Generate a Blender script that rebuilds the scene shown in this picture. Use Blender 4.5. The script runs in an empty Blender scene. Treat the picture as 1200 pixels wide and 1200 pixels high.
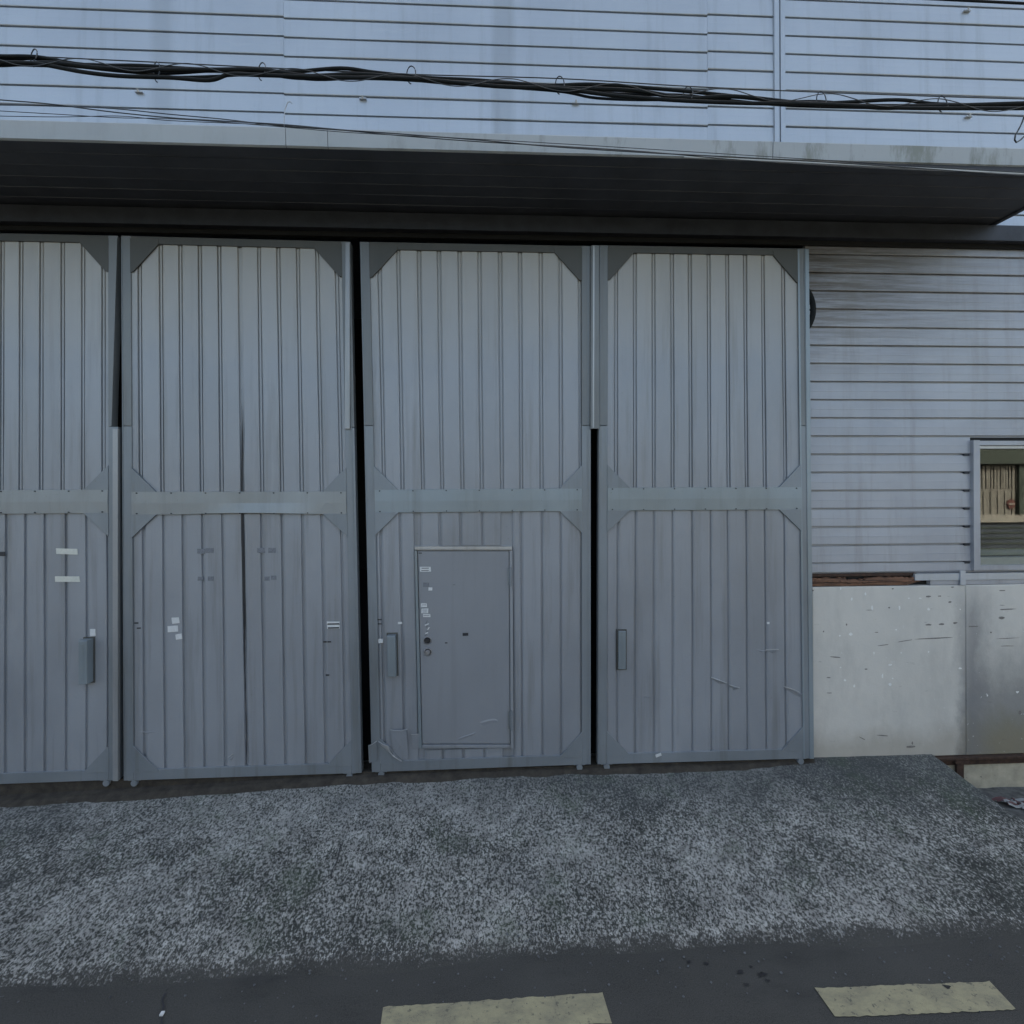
import bpy, bmesh, math, random
from mathutils import Vector, Matrix
random.seed(11)
S = bpy.context.scene
COL = S.collection
# ---------------------------------------------------------------- camera
F_PX, CX, HY = 600.0, 600.0, 575.0          # focal length, principal column and horizon row of a 1200 px frame
D, H = 4.4, 2.74                             # metres from the doors, metres above the road
YAW, ROLL = math.radians(2.7), 0.0044
cr = Vector((math.cos(YAW), -math.sin(YAW), 0)); cf = Vector((math.sin(YAW), math.cos(YAW), 0)); cu = Vector((0, 0, 1))
RT = cr*math.cos(ROLL) - cu*math.sin(ROLL); UP = cu*math.cos(ROLL) + cr*math.sin(ROLL)
CAM = Vector((0, -D, H))
cd = bpy.data.cameras.new('camera'); cam = bpy.data.objects.new('camera', cd); COL.objects.link(cam)
M = Matrix((RT, UP, -cf)).transposed().to_4x4(); M.translation = CAM
cam.matrix_world = M
cd.sensor_width = 36; cd.lens = 18; cd.shift_y = -(600-HY)/1200; cd.clip_start = .05; cd.clip_end = 2000
S.camera = cam
# ---------------------------------------------------------------- sky, sun, exposure
SUN_EL, SUN_AZ = math.radians(42), math.radians(14)      # the sun stands behind the warehouse
w = bpy.data.worlds.new('World'); S.world = w; w.use_nodes = True
nt = w.node_tree; bg = nt.nodes['Background']
sky = nt.nodes.new('ShaderNodeTexSky'); sky.sky_type = 'NISHITA'; sky.sun_disc = False
sky.sun_elevation = SUN_EL; sky.sun_rotation = SUN_AZ; sky.air_density = 0.75; sky.dust_density = 6.0; sky.ozone_density = 0.5
nt.links.new(sky.outputs[0], bg.inputs[0]); bg.inputs[1].default_value = 0.15
sl = bpy.data.lights.new('sun', 'SUN'); sl.energy = 3.0; sl.angle = math.radians(.5); sl.color = (1, .95, .88)
so = bpy.data.objects.new('sun', sl); COL.objects.link(so)
sd = Vector((math.sin(SUN_AZ)*math.cos(SUN_EL), math.cos(SUN_AZ)*math.cos(SUN_EL), math.sin(SUN_EL)))
so.rotation_euler = sd.to_track_quat('Z', 'Y').to_euler(); so.location = (0, 30, 30)
S.view_settings.view_transform = 'Standard'; S.view_settings.look = 'None'
S.view_settings.exposure = 2.15
S.view_settings.use_white_balance = True; S.view_settings.white_balance_temperature = 7450; S.view_settings.white_balance_tint = 3; S.view_settings.gamma = 1; S.view_settings.use_curve_mapping = False
S.render.engine = 'CYCLES'
S.cycles.max_bounces = 8

# ---------------------------------------------------------------- helpers
def ray(px, py): return cf + RT*((px-CX)/F_PX) + UP*((HY-py)/F_PX)
def at(px, py, Y=0.0):                       # measured point on an upright plane parallel to the wall
    r = ray(px, py); t = (Y-CAM.y)/r.y; return CAM + r*t
def gr(px, py, z=0.0):                       # measured point on level ground
    r = ray(px, py); t = (z-CAM.z)/r.z; return CAM + r*t
def tag(o, label=None, cat=None, group=None, kind=None):
    if label: o['label'] = label
    if cat: o['category'] = cat
    if group: o['group'] = group
    if kind: o['kind'] = kind
    return o
def empty(name, loc, label, cat, group=None):
    o = bpy.data.objects.new(name, None); COL.objects.link(o); o.location = loc; o.empty_display_size = .2
    return tag(o, label, cat, group)
def base(p):
    b = Vector((0, 0, 0))
    while p: b += p.location; p = p.parent
    return b
class MB:
    def __init__(s): s.v = []; s.f = []; s.sm = []
    def add(s, vs, fs, smooth=False):
        n = len(s.v); s.v += [tuple(v) for v in vs]; s.f += [tuple(i+n for i in f) for f in fs]; s.sm += [smooth]*len(fs); return s
    def box(s, x0, x1, y0, y1, z0, z1):
        return s.prism([(x0, z0), (x1, z0), (x1, z1), (x0, z1)], y0, y1)
    def prism(s, pts, y0, y1, ch=0.0):       # polygon in x,z, counter-clockwise seen from the street; y0 = front
        n = len(pts)
        if ch:
            c = Vector((sum(p[0] for p in pts)/n, sum(p[1] for p in pts)/n))
            ins = []
            for i in range(n):
                a = Vector(pts[i-1][:2]); b = Vector(pts[i][:2]); d = Vector(pts[(i+1) % n][:2])
                e1 = (a-b).normalized(); e2 = (d-b).normalized(); k = e1+e2
                sn = max(.2, abs(e1.x*e2.y-e1.y*e2.x))
                ins.append(b + k*(ch/sn))
            vs = [(p[0], y0, p[1]) for p in ins] + [(p[0], y0+ch, p[1]) for p in pts] + [(p[0], y1, p[1]) for p in pts]
            fs = [tuple(range(n))]
            for r in (0, 1): fs += [(r*n+i, (r+1)*n+i, (r+1)*n+(i+1) % n, r*n+(i+1) % n) for i in range(n)]
            fs.append(tuple(range(3*n-1, 2*n-1, -1)))
        else:
            vs = [(p[0], y0, p[1]) for p in pts] + [(p[0], y1, p[1]) for p in pts]
            fs = [tuple(range(n))] + [(i, n+i, n+(i+1) % n, (i+1) % n) for i in range(n)] + [tuple(range(2*n-1, n-1, -1))]
        return s.add(vs, fs)
    def loft(s, rows, closed=False, smooth=False):    # list of equal point rows
        n = len(rows[0]); vs = [p for r in rows for p in r]; fs = []
        for i in range(len(rows)-1):
            for j in range(n if closed else n-1):
                k = (j+1) % n
                fs.append((i*n+j, i*n+k, (i+1)*n+k, (i+1)*n+j))
        return s.add(vs, fs, smooth)
    def tube(s, pts, r, n=6, caps=True):
        pts = [Vector(p) for p in pts]; rows = []
        for i, p in enumerate(pts):
            t = (pts[min(i+1, len(pts)-1)]-pts[max(i-1, 0)]).normalized()
            a = Vector((0, 0, 1)) if abs(t.z) < .9 else Vector((0, 1, 0))
            u = t.cross(a).normalized(); v = t.cross(u)
            rows.append([p+u*math.cos(2*math.pi*k/n)*r+v*math.sin(2*math.pi*k/n)*r for k in range(n)])
        s.loft(rows, True, True)
        if caps: s.add(rows[0], [tuple(range(n))]); s.add(rows[-1], [tuple(range(n-1, -1, -1))])
        return s
    def disc(s, c, r, y0, y1, n=20, r0=None, hole=0):      # round thing lying against the wall, axis y
        r0 = r if r0 is None else r0
        ring = lambda rr, y: [(c[0]+rr*math.cos(2*math.pi*k/n), y, c[1]+rr*math.sin(2*math.pi*k/n)) for k in range(n)]
        rows = [ring(r, y1), ring(r, y0+(r-r0)), ring(r0, y0)]
        if hole: rows += [ring(hole, y0), ring(hole, y1)]
        s.loft(rows, True, True)
        if not hole: s.add(rows[-1], [tuple(range(n))])
        return s
    def build(s, name, mat, parent=None, kind=None, label=None):
        b = base(parent)
        me = bpy.data.meshes.new(name); me.from_pydata([(v[0]-b.x, v[1]-b.y, v[2]-b.z) for v in s.v], [], s.f)
        for p, q in zip(me.polygons, s.sm): p.use_smooth = q
        bm = bmesh.new(); bm.from_mesh(me); bmesh.ops.recalc_face_normals(bm, faces=bm.faces); bm.to_mesh(me); bm.free()
        me.materials.append(mat); o = bpy.data.objects.new(name, me); COL.objects.link(o); o.parent = parent
        return tag(o, label, kind=kind)

# ---------------------------------------------------------------- materials
def N(t, kind, **kw):
    n = t.nodes.new(kind)
    for k, v in kw.items(): setattr(n, k, v)
    return n
class Mat:
    def __init__(s, name, rough=.6, metal=0, spec=.5):
        s.m = bpy.data.materials.new(name); s.m.use_nodes = True; s.t = s.m.node_tree; s.b = s.t.nodes['Principled BSDF']
        s.b.inputs['Roughness'].default_value = rough; s.b.inputs['Metallic'].default_value = metal
        s.b.inputs['Specular IOR Level'].default_value = spec
        s.pos = N(s.t, 'ShaderNodeNewGeometry').outputs['Position']
    def L(s, a, b): s.t.links.new(a, b)
    def vec(s, sc):
        m = N(s.t, 'ShaderNodeVectorMath', operation='MULTIPLY'); s.L(s.pos, m.inputs[0]); m.inputs[1].default_value = sc; return m.outputs[0]
    def noise(s, scale, sc=(1, 1, 1), detail=4, rough=.55, off=None):
        n = N(s.t, 'ShaderNodeTexNoise'); n.inputs['Scale'].default_value = scale; n.inputs['Detail'].default_value = detail
        n.inputs['Roughness'].default_value = rough
        v = s.vec(sc)
        if off:
            a = N(s.t, 'ShaderNodeVectorMath', operation='ADD'); s.L(v, a.inputs[0]); a.inputs[1].default_value = off; v = a.outputs[0]
        s.L(v, n.inputs['Vector']); return n.outputs['Fac']
    def ramp(s, fac, a, b, lo=0.0, hi=1.0):
        r = N(s.t, 'ShaderNodeMapRange'); r.inputs['From Min'].default_value = a; r.inputs['From Max'].default_value = b
        r.inputs['To Min'].default_value = lo; r.inputs['To Max'].default_value = hi; s.L(fac, r.inputs['Value']); return r.outputs['Result']
    def mix(s, fac, a, b, mode='MIX'):
        m = N(s.t, 'ShaderNodeMix', data_type='RGBA', blend_type=mode)
        if isinstance(fac, float): m.inputs[0].default_value = fac
        else: s.L(fac, m.inputs[0])
        for i, x in ((6, a), (7, b)):
            if isinstance(x, tuple): m.inputs[i].default_value = (*x, 1)
            else: s.L(x, m.inputs[i])
        return m.outputs[2]
    def math(s, op, a, b=0.0):
        m = N(s.t, 'ShaderNodeMath', operation=op)
        for i, x in ((0, a), (1, b)):
            if isinstance(x, (float, int)): m.inputs[i].default_value = x
            else: s.L(x, m.inputs[i])
        return m.outputs[0]
    def xyz(s):
        n = N(s.t, 'ShaderNodeSeparateXYZ'); s.L(s.pos, n.inputs[0]); return n.outputs
    def col(s, c):
        if isinstance(c, tuple): s.b.inputs['Base Color'].default_value = (*c, 1)
        else: s.L(c, s.b.inputs['Base Color'])
        return s
    def bump(s, h, strength, dist=.01):
        b = N(s.t, 'ShaderNodeBump'); b.inputs['Strength'].default_value = strength; b.inputs['Distance'].default_value = dist
        s.L(h, b.inputs['Height']); s.L(b.outputs[0], s.b.inputs['Normal']); return s
    def objvar(s, c, amt):                  # every piece a shade of its own
        o = N(s.t, 'ShaderNodeObjectInfo').outputs['Random']
        k = s.ramp(o, 0, 1, 1-amt, 1+amt)
        g = N(s.t, 'ShaderNodeCombineColor')
        for i in range(3): s.L(k, g.inputs[i])
        return s.mix(1.0, c, g.outputs[0], 'MULTIPLY')

def paint(name, c, rough=.45, metal=.25, var=.10, streak=.5, dirt=(.12, .115, .10), grime=.35, obj=.04, bounce_tint=False, bands=False):
    m = Mat(name, rough, metal)
    big = m.noise(1.1, (1, 1, .55), 5, .6)
    c2 = tuple(x*(1-var) for x in c); c3 = tuple(min(1, x*(1+var)) for x in c)
    k = m.mix(m.ramp(big, .35, .65), c2, c3)
    st = m.noise(9, (1, 1, .06), 5, .65)
    k = m.mix(m.ramp(st, .52, .78, 0, streak), k, dirt)
    sp = m.noise(38, (1, 1, 1), 6, .7)
    k = m.mix(m.ramp(sp, .62, .74, 0, grime), k, dirt)
    fine = m.noise(420, (1, 1, 1), 2, .5)
    k = m.mix(m.ramp(fine, .3, .7, 0, .10), k, (.05, .05, .05))
    if bands:                                # two faint darker bands down the upper cladding
        x = m.xyz()[0]
        for px in (192, 592):
            x0 = at(px, 90, .1).x
            k = m.mix(m.ramp(m.math('ABSOLUTE', m.math('SUBTRACT', m.math('ADD', x, m.math('MULTIPLY', st, .03)), x0)), .05, .12, .35, 0), k, (.22, .235, .25))
    if bounce_tint:                                 # warm bounce light under the canopy, painted into the door heads
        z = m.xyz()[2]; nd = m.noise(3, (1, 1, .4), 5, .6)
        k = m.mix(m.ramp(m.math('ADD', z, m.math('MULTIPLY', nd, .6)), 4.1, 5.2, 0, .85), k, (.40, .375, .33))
    m.col(m.objvar(k, obj))
    m.L(m.ramp(big, .3, .7, rough-.08, rough+.1), m.b.inputs['Roughness'])
    wav = m.noise(3.2, (1, 1, .35), 3, .5)
    m.bump(m.math('ADD', wav, m.math('MULTIPLY', fine, .02)), .35, .012)
    return m.m
DOOR = paint('door_paint', (.29, .308, .335), .42, .2, bounce_tint=True)
DARKF = paint('grimy_frame_paint', (.082, .083, .078), .55, .2, .12, .5)
MIDF = paint('dull_frame_paint', (.185, .198, .205), .5, .25, .14, .6)
RAILB = paint('rail_sheen_paint', (.295, .32, .335), .38, .35, .14, .3)  # mid rail paint made lighter: sheen of the left rails put into the colour
GALV2 = paint('dull_galvanised', (.33, .34, .35), .45, .4, .14, .6)
FRAME = paint('frame_paint', (.225, .25, .272), .45, .25, .12, .6)
RAILM = paint('mid_rail_paint', (.255, .30, .33), .38, .35, .12, .35)
GALV = paint('galvanised_strip', (.46, .47, .48), .38, .45, .12, .45)
MAN = paint('man_door_paint', (.27, .285, .31), .45, .15, .06, .2, grime=.15)
SIDE = paint('siding_paint', (.43, .468, .515), .36, .35, .05, .25, grime=.15, obj=.03, bands=True)
def siding_low():
    m = Mat('weathered_siding', .45, .25)
    big = m.noise(1.3, (1, 1, 1), 5, .6)
    k = m.mix(m.ramp(big, .35, .65), (.315, .33, .365), (.375, .39, .425))
    x, y, z = m.xyz()
    # soot and rust washed down from under the canopy beam, thickest beside the door
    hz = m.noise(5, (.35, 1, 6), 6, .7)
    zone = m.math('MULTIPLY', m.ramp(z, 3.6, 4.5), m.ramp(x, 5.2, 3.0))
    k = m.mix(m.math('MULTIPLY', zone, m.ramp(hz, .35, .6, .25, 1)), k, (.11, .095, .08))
    st = m.noise(7, (1, 1, .08), 5, .7)
    k = m.mix(m.ramp(st, .5, .75, 0, .4), k, (.17, .16, .14))
    m.col(m.objvar(k, .035)); m.bump(m.noise(4, (.4, 1, 1), 3), .3, .01)
    return m.m
SIDELOW = siding_low()
def plain(name, c, rough=.6, metal=0., var=.15, scale=12, bump=.3):
    m = Mat(name, rough, metal); n = m.noise(scale, (1, 1, 1), 6, .65)
    m.col(m.mix(m.ramp(n, .3, .7), tuple(x*(1-var) for x in c), tuple(x*(1+var) for x in c)))
    m.bump(m.noise(scale*6, (1, 1, 1), 4, .6), bump, .003); return m.m
DARK = plain('black_steel_and_gap_shade', (.022, .022, .024), .6, .1)
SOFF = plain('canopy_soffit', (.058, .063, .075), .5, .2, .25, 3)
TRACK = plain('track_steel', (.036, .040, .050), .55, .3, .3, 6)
INSIDE = plain('dark_interior', (.02, .02, .02), .9)
BLACKRUB = plain('black_cable', (.009, .011, .012), .75)
BLACKRUB.node_tree.nodes['Principled BSDF'].inputs['Specular IOR Level'].default_value = .2
WIRE = plain('thin_wire', (.03, .035, .04), .5)
RUST = plain('rusty_steel', (.055, .03, .02), .85, .1, .5, 25, .8)
PAPER = plain('white_sticker', (.62, .63, .63), .6, 0, .08, 60)
TAPE = plain('cream_tape', (.60, .60, .54), .55, 0, .08, 60)
GHOST = plain('faded_residue', (.17, .18, .20), .7, 0, .3, 90)
INK = plain('dark_print', (.03, .03, .035), .6)
CHROME = plain('lock_metal', (.26, .26, .27), .4, .4, .2, 30)
def wood():
    m = Mat('rotten_wood', .85)
    n = m.noise(14, (.25, 1, 7), 6, .7)
    m.col(m.mix(m.ramp(n, .38, .6), (.04, .022, .015), (.24, .12, .07))); m.bump(n, .9, .01); return m.m
WOOD = wood()
def concrete_panel():
    m = Mat('painted_concrete', .7)
    x, y, z = m.xyz()
    big = m.noise(1.4, (1, 1, 1), 5, .6)
    k = m.mix(m.ramp(big, .3, .7), (.53, .515, .475), (.64, .61, .555))
    # long drips and the damp, mossy foot of the right-hand slab
    dr = m.noise(4.5, (1, 1, .35), 6, .7)
    k = m.mix(m.ramp(dr, .48, .75, 0, .35), k, (.34, .33, .31))
    X1 = at(1131, 780, .07).x
    nz = m.noise(6, (1, 1, .6), 5, .7)
    e = m.math('ADD', x, m.math('MULTIPLY', m.math('SUBTRACT', nz, .5), .22))
    right = m.ramp(e, X1-.10, X1+.03)
    low = m.ramp(m.math('ADD', z, m.math('MULTIPLY', m.math('SUBTRACT', nz, .5), .5)), 1.45, .85)
    k = m.mix(m.math('MULTIPLY', m.math('MULTIPLY', right, low), .8), k, (.19, .19, .185))
    moss = m.ramp(m.math('ADD', z, m.math('MULTIPLY', m.math('SUBTRACT', nz, .5), .35)), .78, .42)
    k = m.mix(m.math('MULTIPLY', m.math('MULTIPLY', right, moss), .75), k, (.16, .145, .075))
    fo = m.ramp(m.math('ADD', z, m.math('MULTIPLY', m.math('SUBTRACT', nz, .5), .3)), .62, .42, 0, .45)
    k = m.mix(fo, k, (.29, .25, .19))
    bnd = m.ramp(m.math('ABSOLUTE', m.math('SUBTRACT', e, X1+.07)), .0, .2, .65, 0)
    k = m.mix(m.math('MULTIPLY', bnd, m.ramp(z, 1.95, 1.6)), k, (.19, .19, .195))
    ch = m.noise(26, (1, 1, 1), 4, .6)
    k = m.mix(m.ramp(ch, .68, .72, 0, .7), k, (.65, .65, .63))
    sc = m.noise(16, (.35, 1, 2.6), 5, .6, (4, 0, 9))
    k = m.mix(m.ramp(sc, .68, .73, 0, .6), k, (.13, .12, .11))
    m.col(k); m.bump(m.noise(22, (1, 1, 1), 6, .7), .35, .006); return m.m
PANEL = concrete_panel()
FOUND = plain('foundation_concrete', (.40, .365, .28), .9, 0, .25, 7, .8)
def fascia_mat():
    m = Mat('stained_fascia', .6, .1)
    x, y, z = m.xyz()
    n = m.noise(4, (1, 1, .25), 6, .75)
    gl = m.ramp(x, -1.2, 1.2, .15, 1)
    k = m.mix(m.math('MULTIPLY', gl, m.ramp(n, .50, .62, 0, .8)), (.37, .385, .39), (.15, .16, .12))
    n2 = m.noise(1.5, (1, 1, 1), 4)
    k = m.mix(m.ramp(n2, .4, .7, 0, .4), k, (.30, .31, .32))
    m.col(k); m.bump(n, .3, .008); return m.m
FASC = fascia_mat()
FR = [(gr(*p).x, gr(*p).y) for p in ((0, 1160), (650, 1118), (1200, 1092))]
def asphalt_colour(m):
    a = m.noise(160, (1, 1, 1), 4, .7); b = m.noise(1.6, (1, 1.5, 1), 5, .6)
    k = m.mix(m.ramp(a, .35, .68), (.030, .029, .026), (.078, .076, .069))
    pit = m.noise(70, (1, 1, 1), 5, .75, (5, 0, 2)); k = m.mix(m.ramp(pit, .56, .66, 0, .7), k, (.013, .013, .012))
    k = m.mix(m.ramp(m.noise(2.6, (.5, 1.6, 1), 4, .6, (2, 9, 0)), .55, .68, 0, .55), k, (.024, .024, .023))
    return m.mix(m.ramp(b, .35, .7, 0, .5), k, (.080, .078, .071))
def apron_mat():
    m = Mat('mottled_apron_concrete', .92)
    x, y, z = m.xyz()
    a = m.noise(58, (1, .72, 1), 6, .72)            # scabby pale grout between dark mossy pits
    b = m.noise(110, (1, .6, 1), 3, .6, (3, 7, 1))
    big = m.noise(1.35, (1, 1.2, 1), 5, .6, (0, 5, 0))
    g = m.math('ADD', m.math('MULTIPLY', a, .62), m.math('MULTIPLY', b, .38))
    th = m.ramp(big, .30, .70, -.035, .05)
    lf = m.ramp(x, -4.6, -2.9, -.05, .0)
    rg = m.ramp(x, 3.9, 2.4, -.05, .0)
    g2 = m.math('ADD', g, m.math('ADD', th, m.math('ADD', lf, rg)))
    tone = m.noise(9, (1, 1, 1), 4)
    pale = m.mix(m.ramp(tone, .3, .7), (.25, .242, .225), (.50, .49, .455))
    dark = m.mix(m.ramp(tone, .3, .7), (.022, .024, .021), (.058, .062, .055))
    k = m.mix(m.ramp(g2, .465, .56), dark, pale)
    # darker towards the wall, strongest to the right
    dw = m.math('ADD', y, m.math('MULTIPLY', m.math('SUBTRACT', m.noise(2.2, (1, 1, 1), 6, .7, (1, 1, 4)), .5), .8))
    k = m.mix(m.math('MULTIPLY', m.ramp(dw, -.62, -.12, 0, .62), m.ramp(x, -1.5, 1.5, .35, 1)), k, (.072, .078, .078))
    mo = m.noise(2.4, (1, 1, 1), 6, .75, (9, 1, 0))
    k = m.mix(m.ramp(mo, .54, .68, 0, .38), k, (.055, .085, .045))
    edge = m.noise(7, (1, 1, 1), 6, .7)
    yy = m.math('ADD', y, m.math('MULTIPLY', m.math('SUBTRACT', edge, .5), .20))
    oil = m.noise(2.0, (1, 1.3, 1), 3, .5, (7.7, 1.3, 2))
    k = m.mix(m.ramp(oil, .62, .72, 0, .3), k, (.045, .045, .045))
    # smoother dark patches near the wall and at the left
    sm = m.noise(.9, (1, 1.6, 1), 4, .6, (2.3, 3.1, 0))
    k = m.mix(m.ramp(sm, .56, .70, 0, .4), k, (.085, .09, .095))
    (xa_, ya), (xb_, yb), (xc2, yc) = FR
    s1, s2 = (yb-ya)/(xb_-xa_), (yc-yb)/(xc2-xb_)
    ln = m.math('MINIMUM', m.math('ADD', m.math('MULTIPLY', x, s1), ya-s1*xa_), m.math('ADD', m.math('MULTIPLY', x, s2), yb-s2*xb_)) if s1 > s2 else m.math('MAXIMUM', m.math('ADD', m.math('MULTIPLY', x, s1), ya-s1*xa_), m.math('ADD', m.math('MULTIPLY', x, s2), yb-s2*xb_))
    dd = m.math('SUBTRACT', yy, ln)
    k = m.mix(m.ramp(m.math('ADD', dd, m.math('MULTIPLY', m.math('SUBTRACT', g, .5), .5)), .10, .02, 0, 1), k, asphalt_colour(m))
    m.col(k); m.bump(g, .9, .012); return m.m
APRON = apron_mat()
def asphalt():
    m = Mat('worn_asphalt', .9)
    a = m.noise(160, (1, 1, 1), 4, .7); b = m.noise(1.6, (1, 1.5, 1), 5, .6)
    k = asphalt_colour(m)
    m.col(k); m.bump(a, .6, .006); return m.m
ASPH = asphalt()
def yellow():
    m = Mat('worn_yellow_paint', .8)
    a = m.noise(30, (1, 1, 1), 6, .75); n = m.noise(240, (1, 1, 1), 3, .6)
    k = m.mix(m.ramp(n, .3, .7), (.31, .275, .165), (.41, .37, .235))
    k = m.mix(m.ramp(a, .57, .64, 0, .8), k, (.07, .07, .065))
    k = m.mix(m.math('MULTIPLY', m.ramp(m.noise(6, (1, 2, 1), 5, .7), .45, .65), m.ramp(n, .4, .6, .1, .8)), k, (.10, .10, .09))
    k = m.mix(m.ramp(m.noise(5, (1, 1, 1), 4), .4, .7, 0, .3), k, (.16, .15, .12))
    m.col(k); m.bump(n, .5, .004); return m.m
YEL = yellow()
SIDEG = plain('damp_side_concrete', (.10, .10, .095), .9, 0, .55, 14, 1)
def glass():
    m = Mat('window_glass', .0); m.b.inputs['Transmission Weight'].default_value = 1; m.b.inputs['IOR'].default_value = 1.62
    m.b.inputs['Base Color'].default_value = (.9, .95, .95, 1); return m.m
GLASS = glass()

# ================================================================ ground
YW = .10                                     # wall surface; the door leaves hang in front of it at y = 0
road = MB().add([(-250, -250, 0), (250, -250, 0), (250, 250, 0), (-250, 250, 0)], [(0, 1, 2, 3)]).build('road', ASPH, kind='structure')
tag(road, 'dark worn asphalt road in the foreground below the apron')
# apron: a ramp rising from the road to the door sill, its right flank falling away to the side ground
XL, XR = -9.0, at(1086, 893, YW).x
zt = lambda x: .335 - .085*max(0, min(1, (-1.2-x)/2.6)) - .012
XF = gr(1200, 965, .17)
am = MB(); rows = []; NX, NY = 150, 36
def front(x):
    (xa_, ya), (xb_, yb), (xc2, yc) = FR
    v = ya+(yb-ya)*(x-xa_)/(xb_-xa_) if x < xb_ else yb+(yc-yb)*(x-xb_)/(xc2-xb_)
    return v - .10 + .02*math.sin(x*1.7) + .02*math.sin(x*4.3+1)
for j in range(NY+1):
    t = j/NY; row = []
    xr = XR + (XF.x-XR)*(t/ .48)*.95 if t < .48 else XR + (XF.x-XR)*.95 + (t-.48)*1.1
    for i in range(NX+1):
        x = XL + (xr-XL)*i/NX
        y = .25 + (front(x)-.25)*t
        s = max(0, min(1, (.06-y)/(.06-front(x))))
        z = zt(x)*(1-s)**1.05 + .006*(1-s)
        z += .006*math.sin(x*3.1+y*5)*s*(1-s)*4 + random.uniform(-.0025, .0025)
        z = max(z, .004)
        if j > NY-3: z = .002 if j == NY-2 else (-.003 if j == NY-1 else -.012)
        row.append((x, y, z))
    rows.append(row)
am.loft(rows, smooth=True)
flank = [[r[-1] for r in rows], [(r[-1][0]+.03+random.uniform(0, .03), r[-1][1], -.01) for r in rows]]
am.loft(flank)
apron = am.build('apron', APRON, kind='structure'); tag(apron, 'mottled grey concrete apron ramping up to the doors')
sg = MB(); g0 = XR-.2
rws = []
for j in range(15):
    rws.append([(g0+i*.16, .25-j*.12, .004+.012*random.random()) for i in range(26)])
sg.loft(rws); so_ = sg.build('side_ground', SIDEG, kind='structure'); tag(so_, 'lower damp concrete ground beside the apron, right edge')
# cracks in the apron
def hz(x, y):
    s = max(0, min(1, (.06-y)/(.06-front(x)))); return zt(x)*(1-s)**1.05 + .006*(1-s)
def crack(pix, w0, name='crack', parent=apron):
    m = MB(); L, R = [], []
    for k, (px, py) in enumerate(pix):
        p = gr(px, py, .1)
        for _ in range(3): p = gr(px, py, hz(p.x, p.y))
        ww = w0*(.5+random.random()*.8); z = hz(p.x, p.y)+.006
        L.append((p.x-ww, p.y, z)); R.append((p.x+ww, p.y, z))
    m.loft([L, R]); m.build(name, INK, parent)
crack([(400, 990), (397, 1000), (395, 1010), (390, 1019), (388, 1030)], .005)
crack([(194, 1165), (190, 1172), (192, 1180), (189, 1190), (190, 1203)], .006)
# yellow dashes
def dash(c, label):
    m = MB(); a, b, c_, d = [Vector(p) for p in c]; n = 40
    top = []; bot = []
    for i in range(n+1):
        t = i/n; jt = random.uniform(-.004, .004); jb = random.uniform(-.004, .004)
        p = a.lerp(b, t); q = d.lerp(c_, t)
        top.append((p.x, p.y+jt, .005)); bot.append((q.x, q.y+jb, .005))
    m.loft([top, bot]); o = m.build('road_marking', YEL, kind='structure'); tag(o, label); return o
q2 = [gr(955, 1159), gr(1160, 1151), gr(1191, 1184), gr(979, 1193)]
q1 = [gr(449, 1181), gr(706, 1164)]
q1 += [gr(717, 1200), gr(444, 1217)]
dash(q1, 'worn yellow dash on the asphalt, cut by the bottom edge')
dash(q2, 'worn yellow dash on the asphalt at the lower right')

# ================================================================ warehouse
wh = empty('warehouse', (0, 5, 0), 'grey corrugated metal warehouse with a dark canopy over its sliding doors', 'warehouse')
WX0, WX1, WTOP = -13.0, 9.5, 8.2
zc = at(600, 268, YW).z                       # head of the door opening
# closed shell behind the cladding so the inside is dark
DX0, DX1 = -10.0, at(946, 600, YW).x
sh = MB()
sh.box(WX0+.02, WX1-.02, YW+.03, YW+.2, zc+.05, WTOP-.05)
winx0, winx1 = at(1143, 590, YW).x, at(1143, 590, YW).x+1.5
wz1, wz0 = at(1170, 522, YW).z, at(1170, 661, YW).z
sh.box(DX1+.03, winx0, YW+.03, YW+.2, .0, zc+.03); sh.box(winx1, WX1-.02, YW+.03, YW+.2, 0, zc+.03)
sh.box(winx0, winx1, YW+.03, YW+.2, wz1, zc+.03); sh.box(winx0, winx1, YW+.03, YW+.2, 0, wz0)
sh.box(WX0+.02, DX0, YW+.03, YW+.2, 0, zc+.03)
sh.box(WX0, WX0+.2, YW+.2, 12, 0, WTOP); sh.box(WX1-.2, WX1, YW+.2, 12, 0, WTOP); sh.box(WX0, WX1, 12, 12.2, 0, WTOP)
sh.build('inner_wall', INSIDE, wh)
MB().box(WX0-.1, WX1+.1, YW-.12, 12.3, WTOP, WTOP+.15).build('roof', FRAME, wh)
MB().box(DX0+.01, WX1-.21, YW+.25, 11.9, .02, .3).build('floor', INSIDE, wh)

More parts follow.
